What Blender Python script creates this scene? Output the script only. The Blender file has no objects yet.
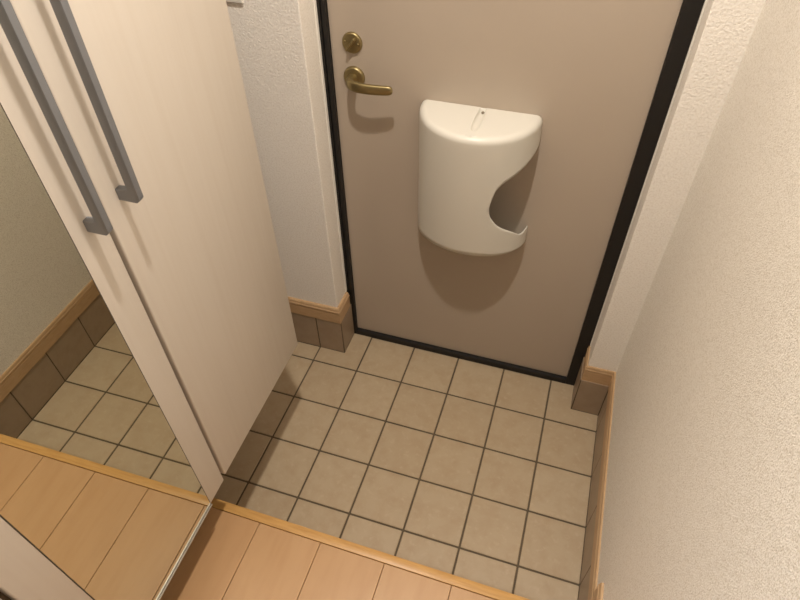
import bpy, bmesh, math, random
from mathutils import Matrix, Vector

random.seed(7)
S = bpy.context.scene
COL = S.collection

# ------------------------------------------------------------------ camera
cam = bpy.data.cameras.new('camera')
cam.sensor_fit = 'HORIZONTAL'
cam.sensor_width = 36.0
cam.lens = 600.82 / 800.0 * 36.0
cam.clip_start = 0.01
camo = bpy.data.objects.new('camera', cam)
COL.objects.link(camo)
RX = (0.95208326, 0.30559532, -0.01220484)
RY = (-0.21124526, 0.6859447, 0.69631552)
RZ = (0.22116261, -0.66037214, 0.71763204)
CP = (0.66142, -0.62457, 1.54016)
camo.matrix_world = Matrix(((RX[0], RY[0], RZ[0], CP[0]), (RX[1], RY[1], RZ[1], CP[1]),
                            (RX[2], RY[2], RZ[2], CP[2]), (0, 0, 0, 1)))
S.camera = camo

# ------------------------------------------------------------------ world, lamps, exposure
w = bpy.data.worlds.new('world')
S.world = w
w.use_nodes = True
w.node_tree.nodes['Background'].inputs[0].default_value = (0.9, 0.8, 0.65, 1)
w.node_tree.nodes['Background'].inputs[1].default_value = 0.0


def lamp(name, typ, loc, power, color, **kw):
    l = bpy.data.lights.new(name, typ)
    l.energy = power
    l.color = color
    for k, v in kw.items():
        setattr(l, k, v)
    o = bpy.data.objects.new(name, l)
    o.location = loc
    COL.objects.link(o)
    return o


WARM = (1.0, 0.925, 0.84)
WHITE = (0.95, 0.97, 1.05)
# ceiling downlight over the entrance step, and an added unseen hall spot tilted to brighten the near right wall
lamp('entrance_downlight', 'AREA', (0.46, -0.105, 2.37), 10.8, WARM, shape='DISK', size=0.075)
hl = lamp('hall_fill_spot', 'SPOT', (0.25, -1.00, 2.37), 30.0, WHITE, spot_size=math.radians(64), spot_blend=1.0,
          shadow_soft_size=0.05)
hl.rotation_euler = (Vector((0.95, -0.92, 0.85)) - Vector(hl.location)).to_track_quat('-Z', 'Y').to_euler()

vs = S.view_settings
vs.view_transform = 'Standard'
vs.look = 'None'
vs.gamma = 1.0
vs.use_curve_mapping = False
vs.exposure = 0.94


# ------------------------------------------------------------------ materials
def srgb(r, g, b):
    f = lambda c: (c / 255 / 12.92) if c <= 10 else ((c / 255 + 0.055) / 1.055) ** 2.4
    return (f(r), f(g), f(b), 1.0)


class Mat:
    def __init__(s, name, color, rough=0.5, metal=0.0, spec=0.5):
        s.m = bpy.data.materials.new(name)
        s.m.use_nodes = True
        s.nt = s.m.node_tree
        s.b = s.nt.nodes['Principled BSDF']
        s.b.inputs['Base Color'].default_value = color
        s.b.inputs['Roughness'].default_value = rough
        s.b.inputs['Metallic'].default_value = metal
        s.b.inputs['Specular IOR Level'].default_value = spec
        s.color = color
        s.pos = None
        s.last_col = None

    def n(s, t, **kw):
        nd = s.nt.nodes.new(t)
        for k, v in kw.items():
            setattr(nd, k, v)
        return nd

    def coord(s, scale=(1, 1, 1)):
        if s.pos is None:
            s.pos = s.n('ShaderNodeNewGeometry').outputs['Position']
        mp = s.n('ShaderNodeMapping')
        mp.inputs['Scale'].default_value = scale
        s.nt.links.new(s.pos, mp.inputs['Vector'])
        return mp.outputs[0]

    def noise(s, scale, detail=3, stretch=(1, 1, 1), rough=0.5):
        t = s.n('ShaderNodeTexNoise')
        t.inputs['Scale'].default_value = scale
        t.inputs['Detail'].default_value = detail
        t.inputs['Roughness'].default_value = rough
        s.nt.links.new(s.coord(stretch), t.inputs['Vector'])
        return t.outputs['Fac']

    def tint(s, fac, col, lo=0.35, hi=0.7, amount=1.0):
        """mix towards col where fac is high"""
        r = s.n('ShaderNodeMapRange')
        r.inputs['From Min'].default_value = lo
        r.inputs['From Max'].default_value = hi
        r.inputs['To Max'].default_value = amount
        s.nt.links.new(fac, r.inputs['Value'])
        mx = s.n('ShaderNodeMix', data_type='RGBA')
        s.nt.links.new(r.outputs[0], mx.inputs[0])
        if s.last_col is None:
            mx.inputs[6].default_value = s.color
        else:
            s.nt.links.new(s.last_col, mx.inputs[6])
        mx.inputs[7].default_value = col
        s.last_col = mx.outputs[2]
        s.nt.links.new(s.last_col, s.b.inputs['Base Color'])
        return s

    def per_piece(s, col, amount=0.5):
        """each loose piece (tile, plank) its own shade"""
        oi = s.n('ShaderNodeObjectInfo')
        return s.tint(oi.outputs['Random'], col, 0, 1, amount)

    def bump(s, fac, strength=0.3, dist=0.001):
        b = s.n('ShaderNodeBump')
        b.inputs['Strength'].default_value = strength
        b.inputs['Distance'].default_value = dist
        s.nt.links.new(fac, b.inputs['Height'])
        s.nt.links.new(b.outputs[0], s.b.inputs['Normal'])
        return s


wallpaper = Mat('embossed_wallpaper', srgb(250, 245, 237), 0.55, spec=0.35)
wallpaper.tint(wallpaper.noise(250, 2, rough=0.6), srgb(222, 213, 200), 0.45, 0.75, 0.6)
wallpaper.bump(wallpaper.noise(230, 3, rough=0.55), 0.8, 0.0022)
wallfine = Mat('fine_grained_wallpaper', srgb(246, 241, 232), 0.5, spec=0.4)
wallfine.tint(wallfine.noise(380, 2, rough=0.6), srgb(200, 189, 170), 0.45, 0.72, 0.75)
wallfine.bump(wallfine.noise(480, 2, rough=0.6), 0.8, 0.0021)
bead = Mat('white_caulk', srgb(250, 246, 238), 0.45)
ceil_m = Mat('ceiling_paper', srgb(228, 222, 212), 0.7)
door_m = Mat('beige_door_skin', srgb(184, 170, 154), 0.38)
door_m.tint(door_m.noise(3, 2), srgb(178, 163, 146), 0.3, 0.7, 0.5).bump(door_m.noise(900, 2), 0.05, 0.0005)
black_m = Mat('black_frame', srgb(18, 15, 13), 0.55)
tile_m = Mat('beige_floor_tile', srgb(186, 167, 138), 0.45)
tile_m.per_piece(srgb(178, 157, 127), 0.6)
tile_m.tint(tile_m.noise(22, 5, rough=0.62), srgb(170, 145, 114), 0.42, 0.7, 0.5)
tile_m.tint(tile_m.noise(60, 4, rough=0.6), srgb(200, 183, 154), 0.55, 0.78, 0.5)
tile_m.bump(tile_m.noise(220, 3), 0.12, 0.0008)
skirt_m = Mat('brown_skirting_tile', srgb(164, 144, 121), 0.4)
skirt_m.per_piece(srgb(152, 132, 109), 0.5)
skirt_m.tint(skirt_m.noise(25, 5, rough=0.6), srgb(144, 122, 100), 0.42, 0.72, 0.5)
grout_m = Mat('dark_grout', srgb(96, 84, 66), 0.9)
base_m = Mat('light_wood_baseboard', srgb(196, 163, 124), 0.45)
base_m.tint(base_m.noise(14, 3, stretch=(3, 3, 14)), srgb(182, 147, 106), 0.4, 0.7, 0.6)
plank_m = Mat('maple_floorboard', srgb(192, 153, 110), 0.36)
plank_m.per_piece(srgb(186, 145, 102), 0.8)
plank_m.tint(plank_m.noise(9, 4, stretch=(5, 0.8, 1)), srgb(178, 136, 92), 0.42, 0.72, 0.5)
kam_m = Mat('oak_step_edge', srgb(202, 156, 92), 0.38)
kam_m.tint(kam_m.noise(30, 4, stretch=(0.7, 6, 6)), srgb(178, 130, 70), 0.4, 0.7, 0.6)
cab_m = Mat('white_ash_laminate', srgb(220, 211, 199), 0.42)
cab_m.tint(cab_m.noise(60, 4, stretch=(1, 1.6, 0.05)), srgb(212, 201, 187), 0.4, 0.75, 0.4)
cab_m.bump(cab_m.noise(160, 3, stretch=(1, 1.6, 0.04)), 0.08, 0.0006)
carc_m = Mat('cabinet_carcass', srgb(120, 100, 76), 0.6)
mirror_m = Mat('mirror_glass', (0.71, 0.71, 0.62, 1), 0.0, metal=1.0)
edge_m = Mat('aluminium_edge', srgb(190, 186, 178), 0.3, metal=0.9)
edge_d = Mat('dark_gasket', srgb(70, 64, 54), 0.6)
handle_m = Mat('grey_satin_metal', srgb(136, 138, 142), 0.4, metal=0.3)
brass_m = Mat('antique_brass', srgb(152, 136, 96), 0.38, metal=0.85)
brass_m.bump(brass_m.noise(700, 2), 0.04, 0.0004)
box_m = Mat('white_plastic', srgb(222, 218, 207), 0.33)
screw_m = Mat('steel_screw', srgb(150, 140, 124), 0.3, metal=1.0)
switch_m = Mat('switch_plastic', srgb(238, 234, 226), 0.4)


# ------------------------------------------------------------------ mesh helpers
def link(name, me, mat, parent=None):
    o = bpy.data.objects.new(name, me)
    if mat and not me.materials:
        me.materials.append(mat.m)
    COL.objects.link(o)
    if parent:
        o.parent = parent
    return o


def finish(bm, name, mat, parent=None, smooth=False, angle=40):
    me = bpy.data.meshes.new(name)
    bmesh.ops.recalc_face_normals(bm, faces=bm.faces)
    if smooth:
        for f in bm.faces:
            f.smooth = True
        lim = math.radians(angle)
        for e in bm.edges:
            e.smooth = not (len(e.link_faces) == 2 and e.calc_face_angle(0) > lim)
    bm.to_mesh(me)
    bm.free()
    return link(name, me, mat, parent)


def add_box(bm, x0, x1, y0, y1, z0, z1, bevel=0.0, seg=1):
    r = bmesh.ops.create_cube(bm, size=1)
    vs_ = r['verts']
    for v in vs_:
        v.co = Vector((x0 + (v.co.x + .5) * (x1 - x0), y0 + (v.co.y + .5) * (y1 - y0), z0 + (v.co.z + .5) * (z1 - z0)))
    if bevel:
        es = list({e for v in vs_ for e in v.link_edges})
        bmesh.ops.bevel(bm, geom=es, offset=bevel, segments=seg, profile=0.5, affect='EDGES')


def box(name, mat, x0, x1, y0, y1, z0, z1, bevel=0.0, seg=1, parent=None):
    bm = bmesh.new()
    add_box(bm, x0, x1, y0, y1, z0, z1, bevel, seg)
    return finish(bm, name, mat, parent, smooth=seg > 1)


def prop(o, label=None, cat=None, kind=None, group=None):
    if label: o['label'] = label
    if cat: o['category'] = cat
    if kind: o['kind'] = kind
    if group: o['group'] = group
    return o


def empty(name, loc=(0, 0, 0), rz=0.0):
    o = bpy.data.objects.new(name, None)
    o.empty_display_size = 0.05
    o.location = loc
    o.rotation_euler = (0, 0, rz)
    COL.objects.link(o)
    return o


def sweep_profile(name, mat, path, prof, parent=None):
    """prof: (offset to the left-hand normal side, z); path: list of (x,y), mitred corners"""
    bm = bmesh.new()
    n = len(path)
    rings = []
    for i, p in enumerate(path):
        p = Vector(p)
        d0 = (p - Vector(path[i - 1])).normalized() if i else None
        d1 = (Vector(path[i + 1]) - p).normalized() if i < n - 1 else None
        if d0 is None: d0 = d1
        if d1 is None: d1 = d0
        n0 = Vector((-d0.y, d0.x)); n1 = Vector((-d1.y, d1.x))
        m = (n0 + n1).normalized()
        m /= max(m.dot(n0), .2)
        rings.append([bm.verts.new((p.x + m.x * o, p.y + m.y * o, z)) for o, z in prof])
    k = len(prof)
    for a, b in zip(rings, rings[1:]):
        for j in range(k):
            bm.faces.new((a[j], a[(j + 1) % k], b[(j + 1) % k], b[j]))
    bm.faces.new(rings[0]); bm.faces.new(rings[-1][::-1])
    return finish(bm, name, mat, parent)


def lathe_y(bm, prof, seg=40, cx=0, cz=0):
    """prof: (radius, y) pairs turned about the y axis"""
    rings = []
    for r, y in prof:
        if r < 1e-6:
            rings.append([bm.verts.new((cx, y, cz))])
        else:
            rings.append([bm.verts.new((cx + r * math.cos(2 * math.pi * i / seg), y, cz + r * math.sin(2 * math.pi * i / seg))) for i in range(seg)])
    for a, b in zip(rings, rings[1:]):
        for i in range(seg):
            j = (i + 1) % seg
            if len(a) == 1: bm.faces.new((a[0], b[i], b[j]))
            elif len(b) == 1: bm.faces.new((a[i], a[j], b[0]))
            else: bm.faces.new((a[i], a[j], b[j], b[i]))


# ------------------------------------------------------------------ dimensions (metres)
XL, XR = -0.29, 0.9045            # side walls
YW = 0.516                       # wall around the door
RVL, RVR = 0.076, 0.829          # door reveal
YF = 0.598                       # front of the black door frame
YD = 0.608                       # door skin
HF = 0.211                       # hall floor above the entrance tiles
YK, YK2 = -0.1452, -0.1665         # step edge board
YB = -4.2                        # rear of the hall
CE = 2.42
SK = 0.145                       # tile skirting height

# ------------------------------------------------------------------ room shell
wr = box('wall_right', wallfine, XR, XR + 0.1, YB - 0.1, YW, 0, CE)
prop(wr, 'embossed off-white wallpaper wall on the right side', 'wall', 'structure')
wl = box('wall_left', wallpaper, XL - 0.1, XL, YB - 0.1, YW, 0, CE)
prop(wl, 'embossed off-white wall behind the tall cabinet', 'wall', 'structure')
wb = box('wall_rear', wallfine, XL, XR, YB - 0.1, YB, 0, CE)
prop(wb, 'off-white wall closing the hall behind the viewer', 'wall', 'structure')
bm = bmesh.new()
add_box(bm, XL - 0.1, RVL, YW, YW + 0.2, 0, CE, 0.0025, 2)
add_box(bm, RVR, XR + 0.1, YW, YW + 0.2, 0, CE, 0.0025, 2)
add_box(bm, RVL - 0.001, RVR + 0.001, YW + 0.0005, YW + 0.2, 2.06, CE)
wf = finish(bm, 'wall_front', wallpaper)
prop(wf, 'off-white wallpaper wall around the entrance door', 'wall', 'structure')
c = box('ceiling', ceil_m, XL - 0.1, XR + 0.1, YB - 0.1, YW + 0.2, CE, CE + 0.05)
prop(c, 'plain white ceiling over the entrance and hall', 'ceiling', 'structure')

# entrance floor: grout bed with separate tiles
fl = box('floor', grout_m, XL - 0.1, XR + 0.1, YK2, YW + 0.2, -0.06, -0.0015)
prop(fl, 'square beige ceramic tiles with dark grout in the entrance', 'floor', 'structure')
G = 0.0048
cache = {}


def slab(key, sx, sy, t, bevel):
    if key not in cache:
        b = bmesh.new()
        add_box(b, -sx / 2, sx / 2, -sy / 2, sy / 2, -t, 0, bevel, 1)
        me = bpy.data.meshes.new('tile')
        bmesh.ops.recalc_face_normals(b, faces=b.faces)
        b.to_mesh(me); b.free()
        cache[key] = me
    return cache[key]


def lay_tile(x0, x1, y0, y1):
    sx, sy = x1 - x0, y1 - y0
    me = slab((round(sx, 4), round(sy, 4)), sx, sy, 0.008, 0.0014)
    o = link('tile', me, tile_m, fl)
    o.location = ((x0 + x1) / 2, (y0 + y1) / 2, random.uniform(-0.0002, 0.0002))


xs = [XL + 0.0085] + [k * 0.15 for k in range(-1, 6)] + [XR - 0.003]
ys = [YK] + [k * 0.15 for k in range(0, 4)] + [0.597]
for i in range(len(xs) - 1):
    for j in range(len(ys) - 1):
        x0 = xs[i] + (G / 2 if i else 0.001)
        x1 = xs[i + 1] - (G / 2 if i < len(xs) - 2 else 0.001)
        y0 = ys[j] + (G / 2 if j else 0.0005)
        y1 = ys[j + 1] - (G / 2 if j < len(ys) - 2 else 0)
        if j == len(ys) - 2:
            # last row by the door wall: cut back to the skirting beside the door, running on to the sill in the opening
            y1 = 0.597
            if x1 < 0.0: y1 = 0.5075
            elif x0 < 0.087 < x1:
                b = bmesh.new()
                pts = [(x0, y0), (x1, y0), (x1, y1), (0.0875, y1), (0.0875, 0.5075), (x0, 0.5075)]
                vt = [b.verts.new((px, py, 0)) for px, py in pts]
                f = b.faces.new(vt)
                e = bmesh.ops.extrude_face_region(b, geom=[f])
                bmesh.ops.translate(b, vec=(0, 0, -0.008), verts=[v for v in e['geom'] if isinstance(v, bmesh.types.BMVert)])
                finish(b, 'tile', tile_m, fl)
                continue
            elif x0 < 0.82 < x1:
                b = bmesh.new()
                pts = [(x0, y0), (x1, y0), (x1, 0.5075), (0.820, 0.5075), (0.820, y1), (x0, y1)]
                vt = [b.verts.new((px, py, 0)) for px, py in pts]
                f = b.faces.new(vt)
                e = bmesh.ops.extrude_face_region(b, geom=[f])
                bmesh.ops.translate(b, vec=(0, 0, -0.008), verts=[v for v in e['geom'] if isinstance(v, bmesh.types.BMVert)])
                finish(b, 'tile', tile_m, fl)
                continue
        lay_tile(x0, x1, y0, y1)

# tile skirting, one tile at a time, on thin mortar
def skirt(parent, x0, x1, y0, y1):
    box('skirting_tile', skirt_m, x0, x1, y0, y1, 0.001, SK, 0.0008, 1, parent)


def mortar(parent, x0, x1, y0, y1):
    box('mortar_bed', grout_m, x0, x1, y0, y1, 0, SK - 0.001, 0, 1, parent)


TF = 0.0012
mortar(wf, XL, 0.0856, 0.5092, YW)
for a, b_ in [(XL + 0.002, -0.152), (-0.148, -0.002), (0.002, 0.0845)]:
    skirt(wf, a, b_, 0.508, 0.5145)
mortar(wf, RVL, 0.0856, 0.5092, 0.597)
skirt(wf, 0.078, 0.087, 0.5115, 0.597)
mortar(wf, 0.8219, XR, 0.5092, YW)
skirt(wf, 0.8235, XR - 0.004, 0.508, 0.5145)
mortar(wf, 0.8219, RVR, 0.5092, 0.597)
skirt(wf, 0.8205, 0.8275, 0.5115, 0.597)
mortar(wr, XR - 0.0022, XR, YK, 0.508)
cuts = [YK + 0.001, 0, 0.15, 0.30, 0.45, 0.507]
for a, b_ in zip(cuts, cuts[1:]):
    skirt(wr, XR - 0.0030, XR - 0.0005, a + 0.0018, b_ - 0.0018)
mortar(wl, XL, XL + 0.0065, YK, 0.508)
for a, b_ in zip(cuts, cuts[1:]):
    skirt(wl, XL + 0.001, XL + 0.008, a + 0.0018, b_ - 0.0018)

# moulded wooden baseboards: (distance from wall, height)
PB = [(0, 0), (0.0105, 0), (0.0105, 0.039), (0.009, 0.0402), (0.009, 0.043), (0.0118, 0.0445), (0.0118, 0.0495),
      (0.0098, 0.0505), (0.0098, 0.0535), (0.0085, 0.0575), (0.006, 0.0605), (0, 0.0605)]


def prof(z0, k=1.0, flip=1):
    return [(flip * o, z0 + z * k) for o, z in PB]


b1 = sweep_profile('baseboard_left', base_m, [(XL, YW), (RVL, YW), (RVL, 0.588)], prof(SK, 1, -1))
prop(b1, 'moulded light wood baseboard left of the door, above brown skirting tiles', 'baseboard', 'structure')
PR = [(o * 0.58, z) for o, z in prof(SK, 1, -1)]
b2 = sweep_profile('baseboard_right', base_m, [(RVR, 0.590), (RVR, YW), (XR, YW), (XR, YK - 0.02)], PR)
prop(b2, 'moulded light wood baseboard right of the door, above brown skirting tiles', 'baseboard', 'structure')
b3 = sweep_profile('baseboard_hall', base_m, [(XR, -0.094), (XR, YB)], [(o * 0.72, z) for o, z in prof(HF + 0.0008, 1.08, -1)])
prop(b3, 'light wood baseboard on the right hall wall starting at the step', 'baseboard', 'structure')
b4 = sweep_profile('baseboard_far', base_m, [(XL, YB), (XL, YK2)], prof(HF, 1.0, -1))
prop(b4, 'light wood baseboard on the left hall wall under the cabinet', 'baseboard', 'structure')

# raised hall floor: step edge board and separate planks
kam = box('trim_1', kam_m, XL, XR, YK2 + 0.0004, YK, 0.0, HF, 0.0013, 2)
prop(kam, 'narrow oak edge board of the step between tiles and floorboards', 'step edge', 'structure')
fh = box('floor_hall', edge_d, XL, XR, YB, YK2 - 0.0004, 0.0, HF - 0.012)
prop(fh, 'pale maple floorboards of the raised hall', 'floor', 'structure')
PP = 0.1497
x = 0.1628 - 3 * PP
gi = 0
while x < XR - 0.01:
    x0 = max(x, XL + 0.001); x1 = min(x + PP, XR - 0.001)
    if x1 - x0 > 0.01:
        y = YK2 - 0.0006
        L = [1.35, 0.95, 1.75, 1.15][gi % 4]
        while y > YB + 0.02:
            y0 = max(y - L, YB + 0.001)
            box('floorboard', plank_m, x0 + 0.0005, x1 - 0.0005, y0 + 0.0004, y - 0.0004, HF - 0.012, HF - 0.0004, 0.0008, 1, fh)
            y = y0
            L = 1.8
    x += PP
    gi += 1

# ------------------------------------------------------------------ entrance door and frame
fr = empty('trim_2', (0.45, YF, 0))
prop(fr, 'narrow black metal frame and sill around the entrance door', 'door frame', 'structure')


def child_box(name, mat, par, *a, **k):
    o = box(name, mat, *a, **k)
    o.parent = par
    o.matrix_parent_inverse = par.matrix_basis.inverted()
    return o


FIL, FIR = 0.0957, 0.7935
bm = bmesh.new()
add_box(bm, RVL + 0.0005, RVL + 0.0075, YF - 0.003, 0.66, 0, 2.03)
add_box(bm, RVL + 0.0075, RVL + 0.0095, YF + 0.004, 0.66, 0, 2.03)
add_box(bm, RVL + 0.0095, FIL, YF, 0.66, 0, 2.03)
o = finish(bm, 'jamb', black_m); o.parent = fr; o.matrix_parent_inverse = fr.matrix_basis.inverted()
child_box('jamb', black_m, fr, FIR, RVR - 0.0005, YF, 0.66, 0, 2.03, 0.0008)
child_box('head', black_m, fr, RVL + 0.0005, RVR - 0.0005, YF, 0.66, 2.0301, 2.0595)
child_box('sill', black_m, fr, FIL + 0.0003, FIR - 0.0003, YF - 0.0005, 0.66, 0.0, 0.021, 0.001)

dr = box('door_1', door_m, FIL + 0.0005, FIR - 0.0005, YD, YD + 0.04, 0.0215, 2.0295, 0.0008)
prop(dr, 'smooth beige steel entrance door in a black frame', 'door', 'structure')
ca = box('trim_3', bead, RVL + 0.0001, RVL + 0.0022, 0.5835, 0.5945, 0.2065, 2.06, 0.0008)
prop(ca, 'white caulk line between left reveal and black door frame', 'trim', 'structure')
ca = box('trim_4', bead, RVR - 0.0022, RVR - 0.0001, 0.584, 0.5975, 0.2065, 2.06, 0.0008)
prop(ca, 'white caulk line between right reveal and black door frame', 'trim', 'structure')

# deadbolt thumb turn
bm = bmesh.new()
lathe_y(bm, [(0.0, YD - 0.0062), (0.0195, YD - 0.0062), (0.0215, YD - 0.0056), (0.0232, YD - 0.0035), (0.0236, YD), (0.0, YD)], 48, 0.1485, 0.986)
lk = finish(bm, 'lock', brass_m, dr, True)
lk['label'] = 'round brass lock rose with thumb turn'
bm = bmesh.new()
add_box(bm, -0.0165, 0.0165, -0.012, 0, -0.0032, 0.0032, 0.0015, 2)
bmesh.ops.transform(bm, matrix=Matrix.Translation((0.1485, YD - 0.006, 0.986)) @ Matrix.Rotation(math.radians(-52), 4, 'Y'), verts=bm.verts)
finish(bm, 'thumb_turn', brass_m, lk, True)
for dx, dz in ((-0.0155, 0.003), (0.0145, -0.001)):
    bm = bmesh.new()
    lathe_y(bm, [(0, YD - 0.0082), (0.002, YD - 0.0078), (0.003, YD - 0.0062), (0, YD - 0.006)], 16, 0.1485 + dx, 0.986 + dz)
    finish(bm, 'screw', brass_m, lk, True)

# lever handle
bm = bmesh.new()
lathe_y(bm, [(0.0, YD - 0.0085), (0.0205, YD - 0.0085), (0.0228, YD - 0.0078), (0.0252, YD - 0.005), (0.0258, YD), (0.0, YD)], 48, 0.1480, 0.9072)
hd = finish(bm, 'door_handle', brass_m, dr, True)
hd['label'] = 'brass lever handle with round rose'
LP = [(0.0000, -0.007, 0.0000, 0.0112, 0.0112), (0.0000, -0.018, 0.0008, 0.0106, 0.0110), (0.0012, -0.030, 0.0022, 0.0096, 0.0110),
      (0.0062, -0.0430, 0.0042, 0.0082, 0.0116), (0.0170, -0.0520, 0.0052, 0.0070, 0.0120), (0.0340, -0.0558, 0.0048, 0.0063, 0.0119),
      (0.0540, -0.0556, 0.0042, 0.0060, 0.0116), (0.0760, -0.0534, 0.0040, 0.0058, 0.0112), (0.0950, -0.0507, 0.0044, 0.0056, 0.0107),
      (0.1030, -0.0495, 0.0047, 0.0050, 0.0094), (0.1072, -0.0489, 0.0049, 0.0036, 0.0066), (0.1086, -0.0487, 0.0050, 0.0012, 0.0022)]


def spline(P, sub):
    out = []
    n = len(P)
    for i in range(n - 1):
        p0, p1, p2, p3 = P[max(i - 1, 0)], P[i], P[i + 1], P[min(i + 2, n - 1)]
        for k in range(sub):
            t = k / sub
            out.append(tuple(0.5 * (2 * b + (c_ - a) * t + (2 * a - 5 * b + 4 * c_ - d) * t * t + (3 * b - a - 3 * c_ + d) * t ** 3)
                             for a, b, c_, d in zip(p0, p1, p2, p3)))
    out.append(P[-1])
    return out


bm = bmesh.new()
pts = spline(LP, 4)
rings = []
for i, (px, py, pz, rw, rh) in enumerate(pts):
    a = pts[max(i - 1, 0)]; b_ = pts[min(i + 1, len(pts) - 1)]
    d = Vector((b_[0] - a[0], b_[1] - a[1], b_[2] - a[2])).normalized()
    up = Vector((0, 0, 1)); side = d.cross(up).normalized(); up = side.cross(d)
    cpt = Vector((0.1475 + px, YD + py, 0.9068 + pz))
    ring = []
    for k in range(20):
        t = 2 * math.pi * k / 20
        cs, sn = math.cos(t), math.sin(t)
        e = 0.72
        ring.append(bm.verts.new(cpt + side * (rw * math.copysign(abs(cs) ** e, cs)) + up * (rh * math.copysign(abs(sn) ** e, sn))))
    rings.append(ring)
for a, b_ in zip(rings, rings[1:]):
    for k in range(20):
        bm.faces.new((a[k], a[(k + 1) % 20], b_[(k + 1) % 20], b_[k]))
bm.faces.new(rings[0]); bm.faces.new(rings[-1])
finish(bm, 'lever', brass_m, hd, True, 60)

# ------------------------------------------------------------------ tall shoe cabinet with mirror door
cabn = empty('shoe_cabinet', (0.0901, 0, 0), 0.0081)
prop(cabn, 'tall white wood-grain shoe cabinet with mirror door, hung above the floor', 'cabinet')
ZTOP = 2.36
DT = 0.020
carc = box('carcass', carc_m, -0.372, -DT - 0.0025, -0.915, 0.2465, 0.346, ZTOP, 0.001, 1, cabn)


def cab_door(y0, y1, z0, label):
    o = box('cabinet_door', cab_m, -DT, -0.0004, y0, y1, z0, ZTOP, 0.0028, 3, cabn)
    o['label'] = label
    return o


da = cab_door(-0.5280, -0.1465, 0.3345, 'cabinet door with tall mirror')
db = cab_door(-0.1385, 0.2478, 0.3420, 'plain cabinet door with grey bar handle')
dc = cab_door(-0.9150, -0.5360, 0.3345, 'plain cabinet door beyond the mirror door')
# mirror, its shadow gap and its metal bottom rail
box('mirror_backing', edge_d, -0.0004, -0.0001, -0.4718, -0.2036, 0.3370, ZTOP - 0.004, 0, 1, da)
mi = box('mirror', mirror_m, -0.0001, 0.0003, -0.4700, -0.2052, 0.3412, ZTOP - 0.006, 0, 1, da)
mi['label'] = 'tall frameless mirror'
bm = bmesh.new()
add_box(bm, -0.0003, 0.0040, -0.4700, -0.2040, 0.3338, 0.3372, 0.0006)
add_box(bm, -0.0003, 0.0012, -0.4700, -0.2040, 0.3397, 0.3411, 0.0003)
mr = finish(bm, 'mirror_rail', edge_m, da)
mr['label'] = 'thin silver rail under the mirror'


def bar_handle(parent, y0, y1, z0, z1):
    """flat bar bent towards the door at each end"""
    o0, o1, th = 0.0215, 0.034, 0.0185
    ch = 0.006
    P = [(0, z0), (o1 - ch, z0), (o1, z0 + ch), (o1, z1 - ch), (o1 - ch, z1), (0, z1), (0, z1 - th), (o0, z1 - th), (o0, z0 + th), (0, z0 + th)]
    bm = bmesh.new()
    f0 = [bm.verts.new((px, y0, pz)) for px, pz in P]
    f1 = [bm.verts.new((px, y1, pz)) for px, pz in P]
    n = len(P)
    for i in range(n):
        j = (i + 1) % n
        bm.faces.new((f0[i], f0[j], f1[j], f1[i]))
    a = bm.faces.new(f0); b = bm.faces.new(f1[::-1])
    bmesh.ops.bevel(bm, geom=[e for e in bm.edges if not (abs(e.verts[0].co.x) < 1e-6 and abs(e.verts[1].co.x) < 1e-6)],
                    offset=0.0016, segments=2, profile=0.5, affect='EDGES')
    h = finish(bm, 'bar_handle', handle_m, parent, True)
    h['label'] = 'long grey metal bar handle'


bar_handle(da, -0.1785, -0.1680, 1.0525, 1.655)
bar_handle(db, -0.1105, -0.1000, 1.0545, 1.657)

# ------------------------------------------------------------------ white letter catcher on the door
mb = empty('letter_box', (0.447, YD, 0.533))
prop(mb, 'white half-round plastic letter box with a curved cutout, fixed to the beige door', 'letter box')
ZT, ZB = 0.876, 0.533


def params(z):
    s = (ZT - z) / (ZT - ZB)
    return 0.4475 + 0.003 * s, 0.1365 + 0.006 * s, (0.138 + (0.105 - 0.138) * s)


def surf(t, z, inset=0.0):
    cx, a, d = params(z)
    a -= inset; d -= inset
    return Vector((cx - a * math.cos(t), YD - d * math.sin(t), z))


UP = [(113.8, .690), (114.6, .703), (116, .717), (118.9, .739), (123, .753), (127, .761), (132.5, .768), (144.7, .783), (159.3, .799), (170, .808), (180, .814)]
LO = [(113.8, .690), (114.4, .675), (116, .661), (118.5, .650), (123, .635), (129, .622), (140.6, .604), (150, .588), (155, .581), (160, .5785), (164, .5788), (171, .579), (180, .575)]


def interp(P, x):
    if x <= P[0][0]: return P[0][1]
    for (a, b), (c_, d) in zip(P, P[1:]):
        if x <= c_:
            return b + (d - b) * (x - a) / (c_ - a)
    return P[-1][1]


def smooth_curve(P):
    Q = spline(P, 8)
    return Q


UPs, LOs = smooth_curve(UP), smooth_curve(LO)
tn = 113.8
cols = [tn * i / 44 for i in range(45)]
cols += [tn + (180 - tn) * (i / 60) ** 2 for i in range(1, 61)]
RO = 0.013          # rounded top edge
bm = bmesh.new()
NU, NL = 14, 12
prev = None
grid_u, grid_l = [], []
for td in cols:
    t = math.radians(td)
    zu, zl = interp(UPs, td), interp(LOs, td)
    cu = [bm.verts.new(surf(t, zu + (ZT - RO - zu) * k / NU)) for k in range(NU + 1)]
    for k in range(1, 7):                                    # roll over into the lid
        ph = math.pi / 2 * k / 6
        cu.append(bm.verts.new(surf(t, ZT - RO + RO * math.sin(ph), RO * (1 - math.cos(ph)))))
    if td <= tn + 1e-6:
        cl = [bm.verts.new(surf(t, ZB + (zl - ZB) * k / NL)) for k in range(NL)] + [cu[0]]
    else:
        cl = [bm.verts.new(surf(t, ZB + (zl - ZB) * k / NL)) for k in range(NL + 1)]
    grid_u.append(cu); grid_l.append(cl)
for G_ in (grid_u, grid_l):
    for a, b_ in zip(G_, G_[1:]):
        for k in range(len(a) - 1):
            bm.faces.new((a[k], a[k + 1], b_[k + 1], b_[k]))
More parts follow.
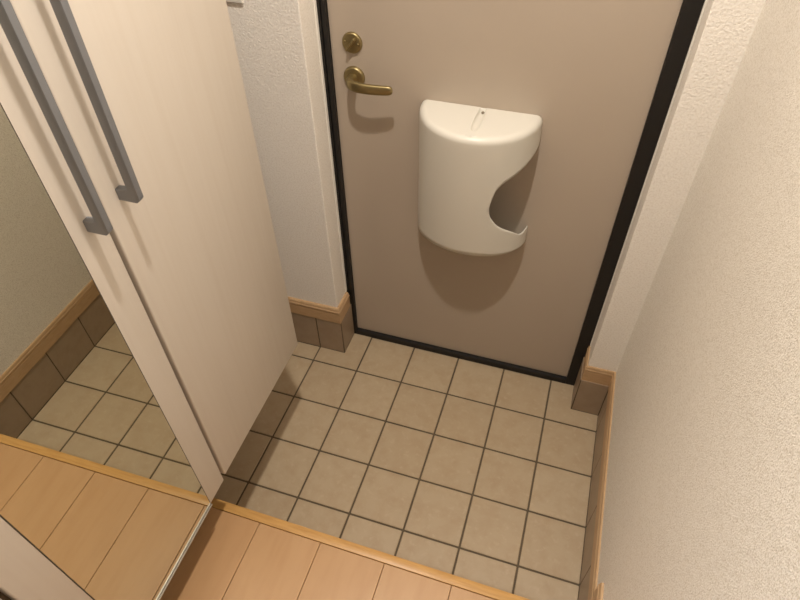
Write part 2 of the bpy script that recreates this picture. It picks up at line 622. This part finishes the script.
# flat top closing onto the rolled edge, with a long screw recess sunk into it
SX, SYB, SYF, SW = 0.4530, YD - 0.0008, YD - 0.1060, 0.0100
rim = [c_[-1].co.copy() for c_ in grid_u]


def rim_y(x):
    for a, b_ in zip(rim, rim[1:]):
        if a.x <= x <= b_.x:
            return a.y + (b_.y - a.y) * (x - a.x) / max(b_.x - a.x, 1e-9)
    return YD


def recess(px, py):
    u = (SYB - py) / (SYB - SYF)
    if u <= 0 or u >= 1: return 0.0
    h = SW * (0.82 + 0.18 * min(1, u / 0.5))
    if u > 0.66: h *= math.sqrt(max(0.0, 1 - ((u - 0.66) / 0.34) ** 2))
    q = abs(px - SX)
    if q >= h: return 0.0
    edge = math.sqrt(1 - (q / h) ** 2)
    return -0.0100 * edge * (1 - 0.72 * u ** 2) * min(1.0, u / 0.03)


colx = sorted({round(v.x, 6) for v in rim} | {round(SX - 0.0115 + 0.023 * i / 46, 6) for i in range(47)})
NY = 70
top_cols = []
for px in colx:
    if not (rim[0].x + 1e-6 < px < rim[-1].x - 1e-6):
        continue
    yf = rim_y(px)
    top_cols.append([bm.verts.new((px, YD + (yf - YD) * j / NY, ZT + recess(px, YD + (yf - YD) * j / NY))) for j in range(NY + 1)])
p0 = bm.verts.new((rim[0].x, YD, ZT)); p1 = bm.verts.new((rim[-1].x, YD, ZT))
for j in range(NY):
    bm.faces.new((p0, top_cols[0][j + 1], top_cols[0][j]))
    bm.faces.new((p1, top_cols[-1][j], top_cols[-1][j + 1]))
for a, b_ in zip(top_cols, top_cols[1:]):
    for j in range(NY):
        bm.faces.new((a[j], a[j + 1], b_[j + 1], b_[j]))
bmesh.ops.remove_doubles(bm, verts=bm.verts, dist=4e-5)
bmesh.ops.recalc_face_normals(bm, faces=bm.faces)


def inv(o, par):
    o.parent = par
    o.matrix_parent_inverse = par.matrix_basis.inverted()
    return o


sh = inv(finish(bm, 'shell', box_m, None, True, 50), mb)
so = sh.modifiers.new('thickness', 'SOLIDIFY'); so.thickness = 0.0025; so.offset = 0.0
bm = bmesh.new()
lathe_y(bm, [(0, -0.0022), (0.0022, -0.0020), (0.0034, -0.0006), (0.0034, 0.001), (0, 0.001)], 18)
bmesh.ops.transform(bm, matrix=Matrix.Translation((SX + 0.0005, YD - 0.0088, ZT - 0.0065)) @ Matrix.Rotation(math.radians(-70), 4, 'X'), verts=bm.verts)
inv(finish(bm, 'screw', screw_m, None, True), mb)
# bottom tray
bm = bmesh.new()
ring = [surf(math.pi * k / 48, ZB + 0.0018, 0.0015) for k in range(49)]
top = [bm.verts.new(v) for v in ring]
bot = [bm.verts.new(v - Vector((0, 0, 0.0018))) for v in ring]
bm.faces.new(top); bm.faces.new(bot[::-1])
for k in range(49):
    j = (k + 1) % 49
    bm.faces.new((top[k], top[j], bot[j], bot[k]))
inv(finish(bm, 'bottom_plate', box_m, None), mb)

# ------------------------------------------------------------------ switch plate on the wall beside the cabinet
sw = empty('wall_switch', (-0.085, YW, 1.081))
prop(sw, 'white switch plate on the wall beside the cabinet, at the top edge', 'switch')
inv(box('plate', switch_m, -0.1215, -0.0485, YW - 0.006, YW, 1.081, 1.201, 0.0025, 3), sw)
inv(box('rocker', switch_m, -0.1085, -0.0615, YW - 0.0085, YW - 0.0058, 1.104, 1.178, 0.001, 2), sw)
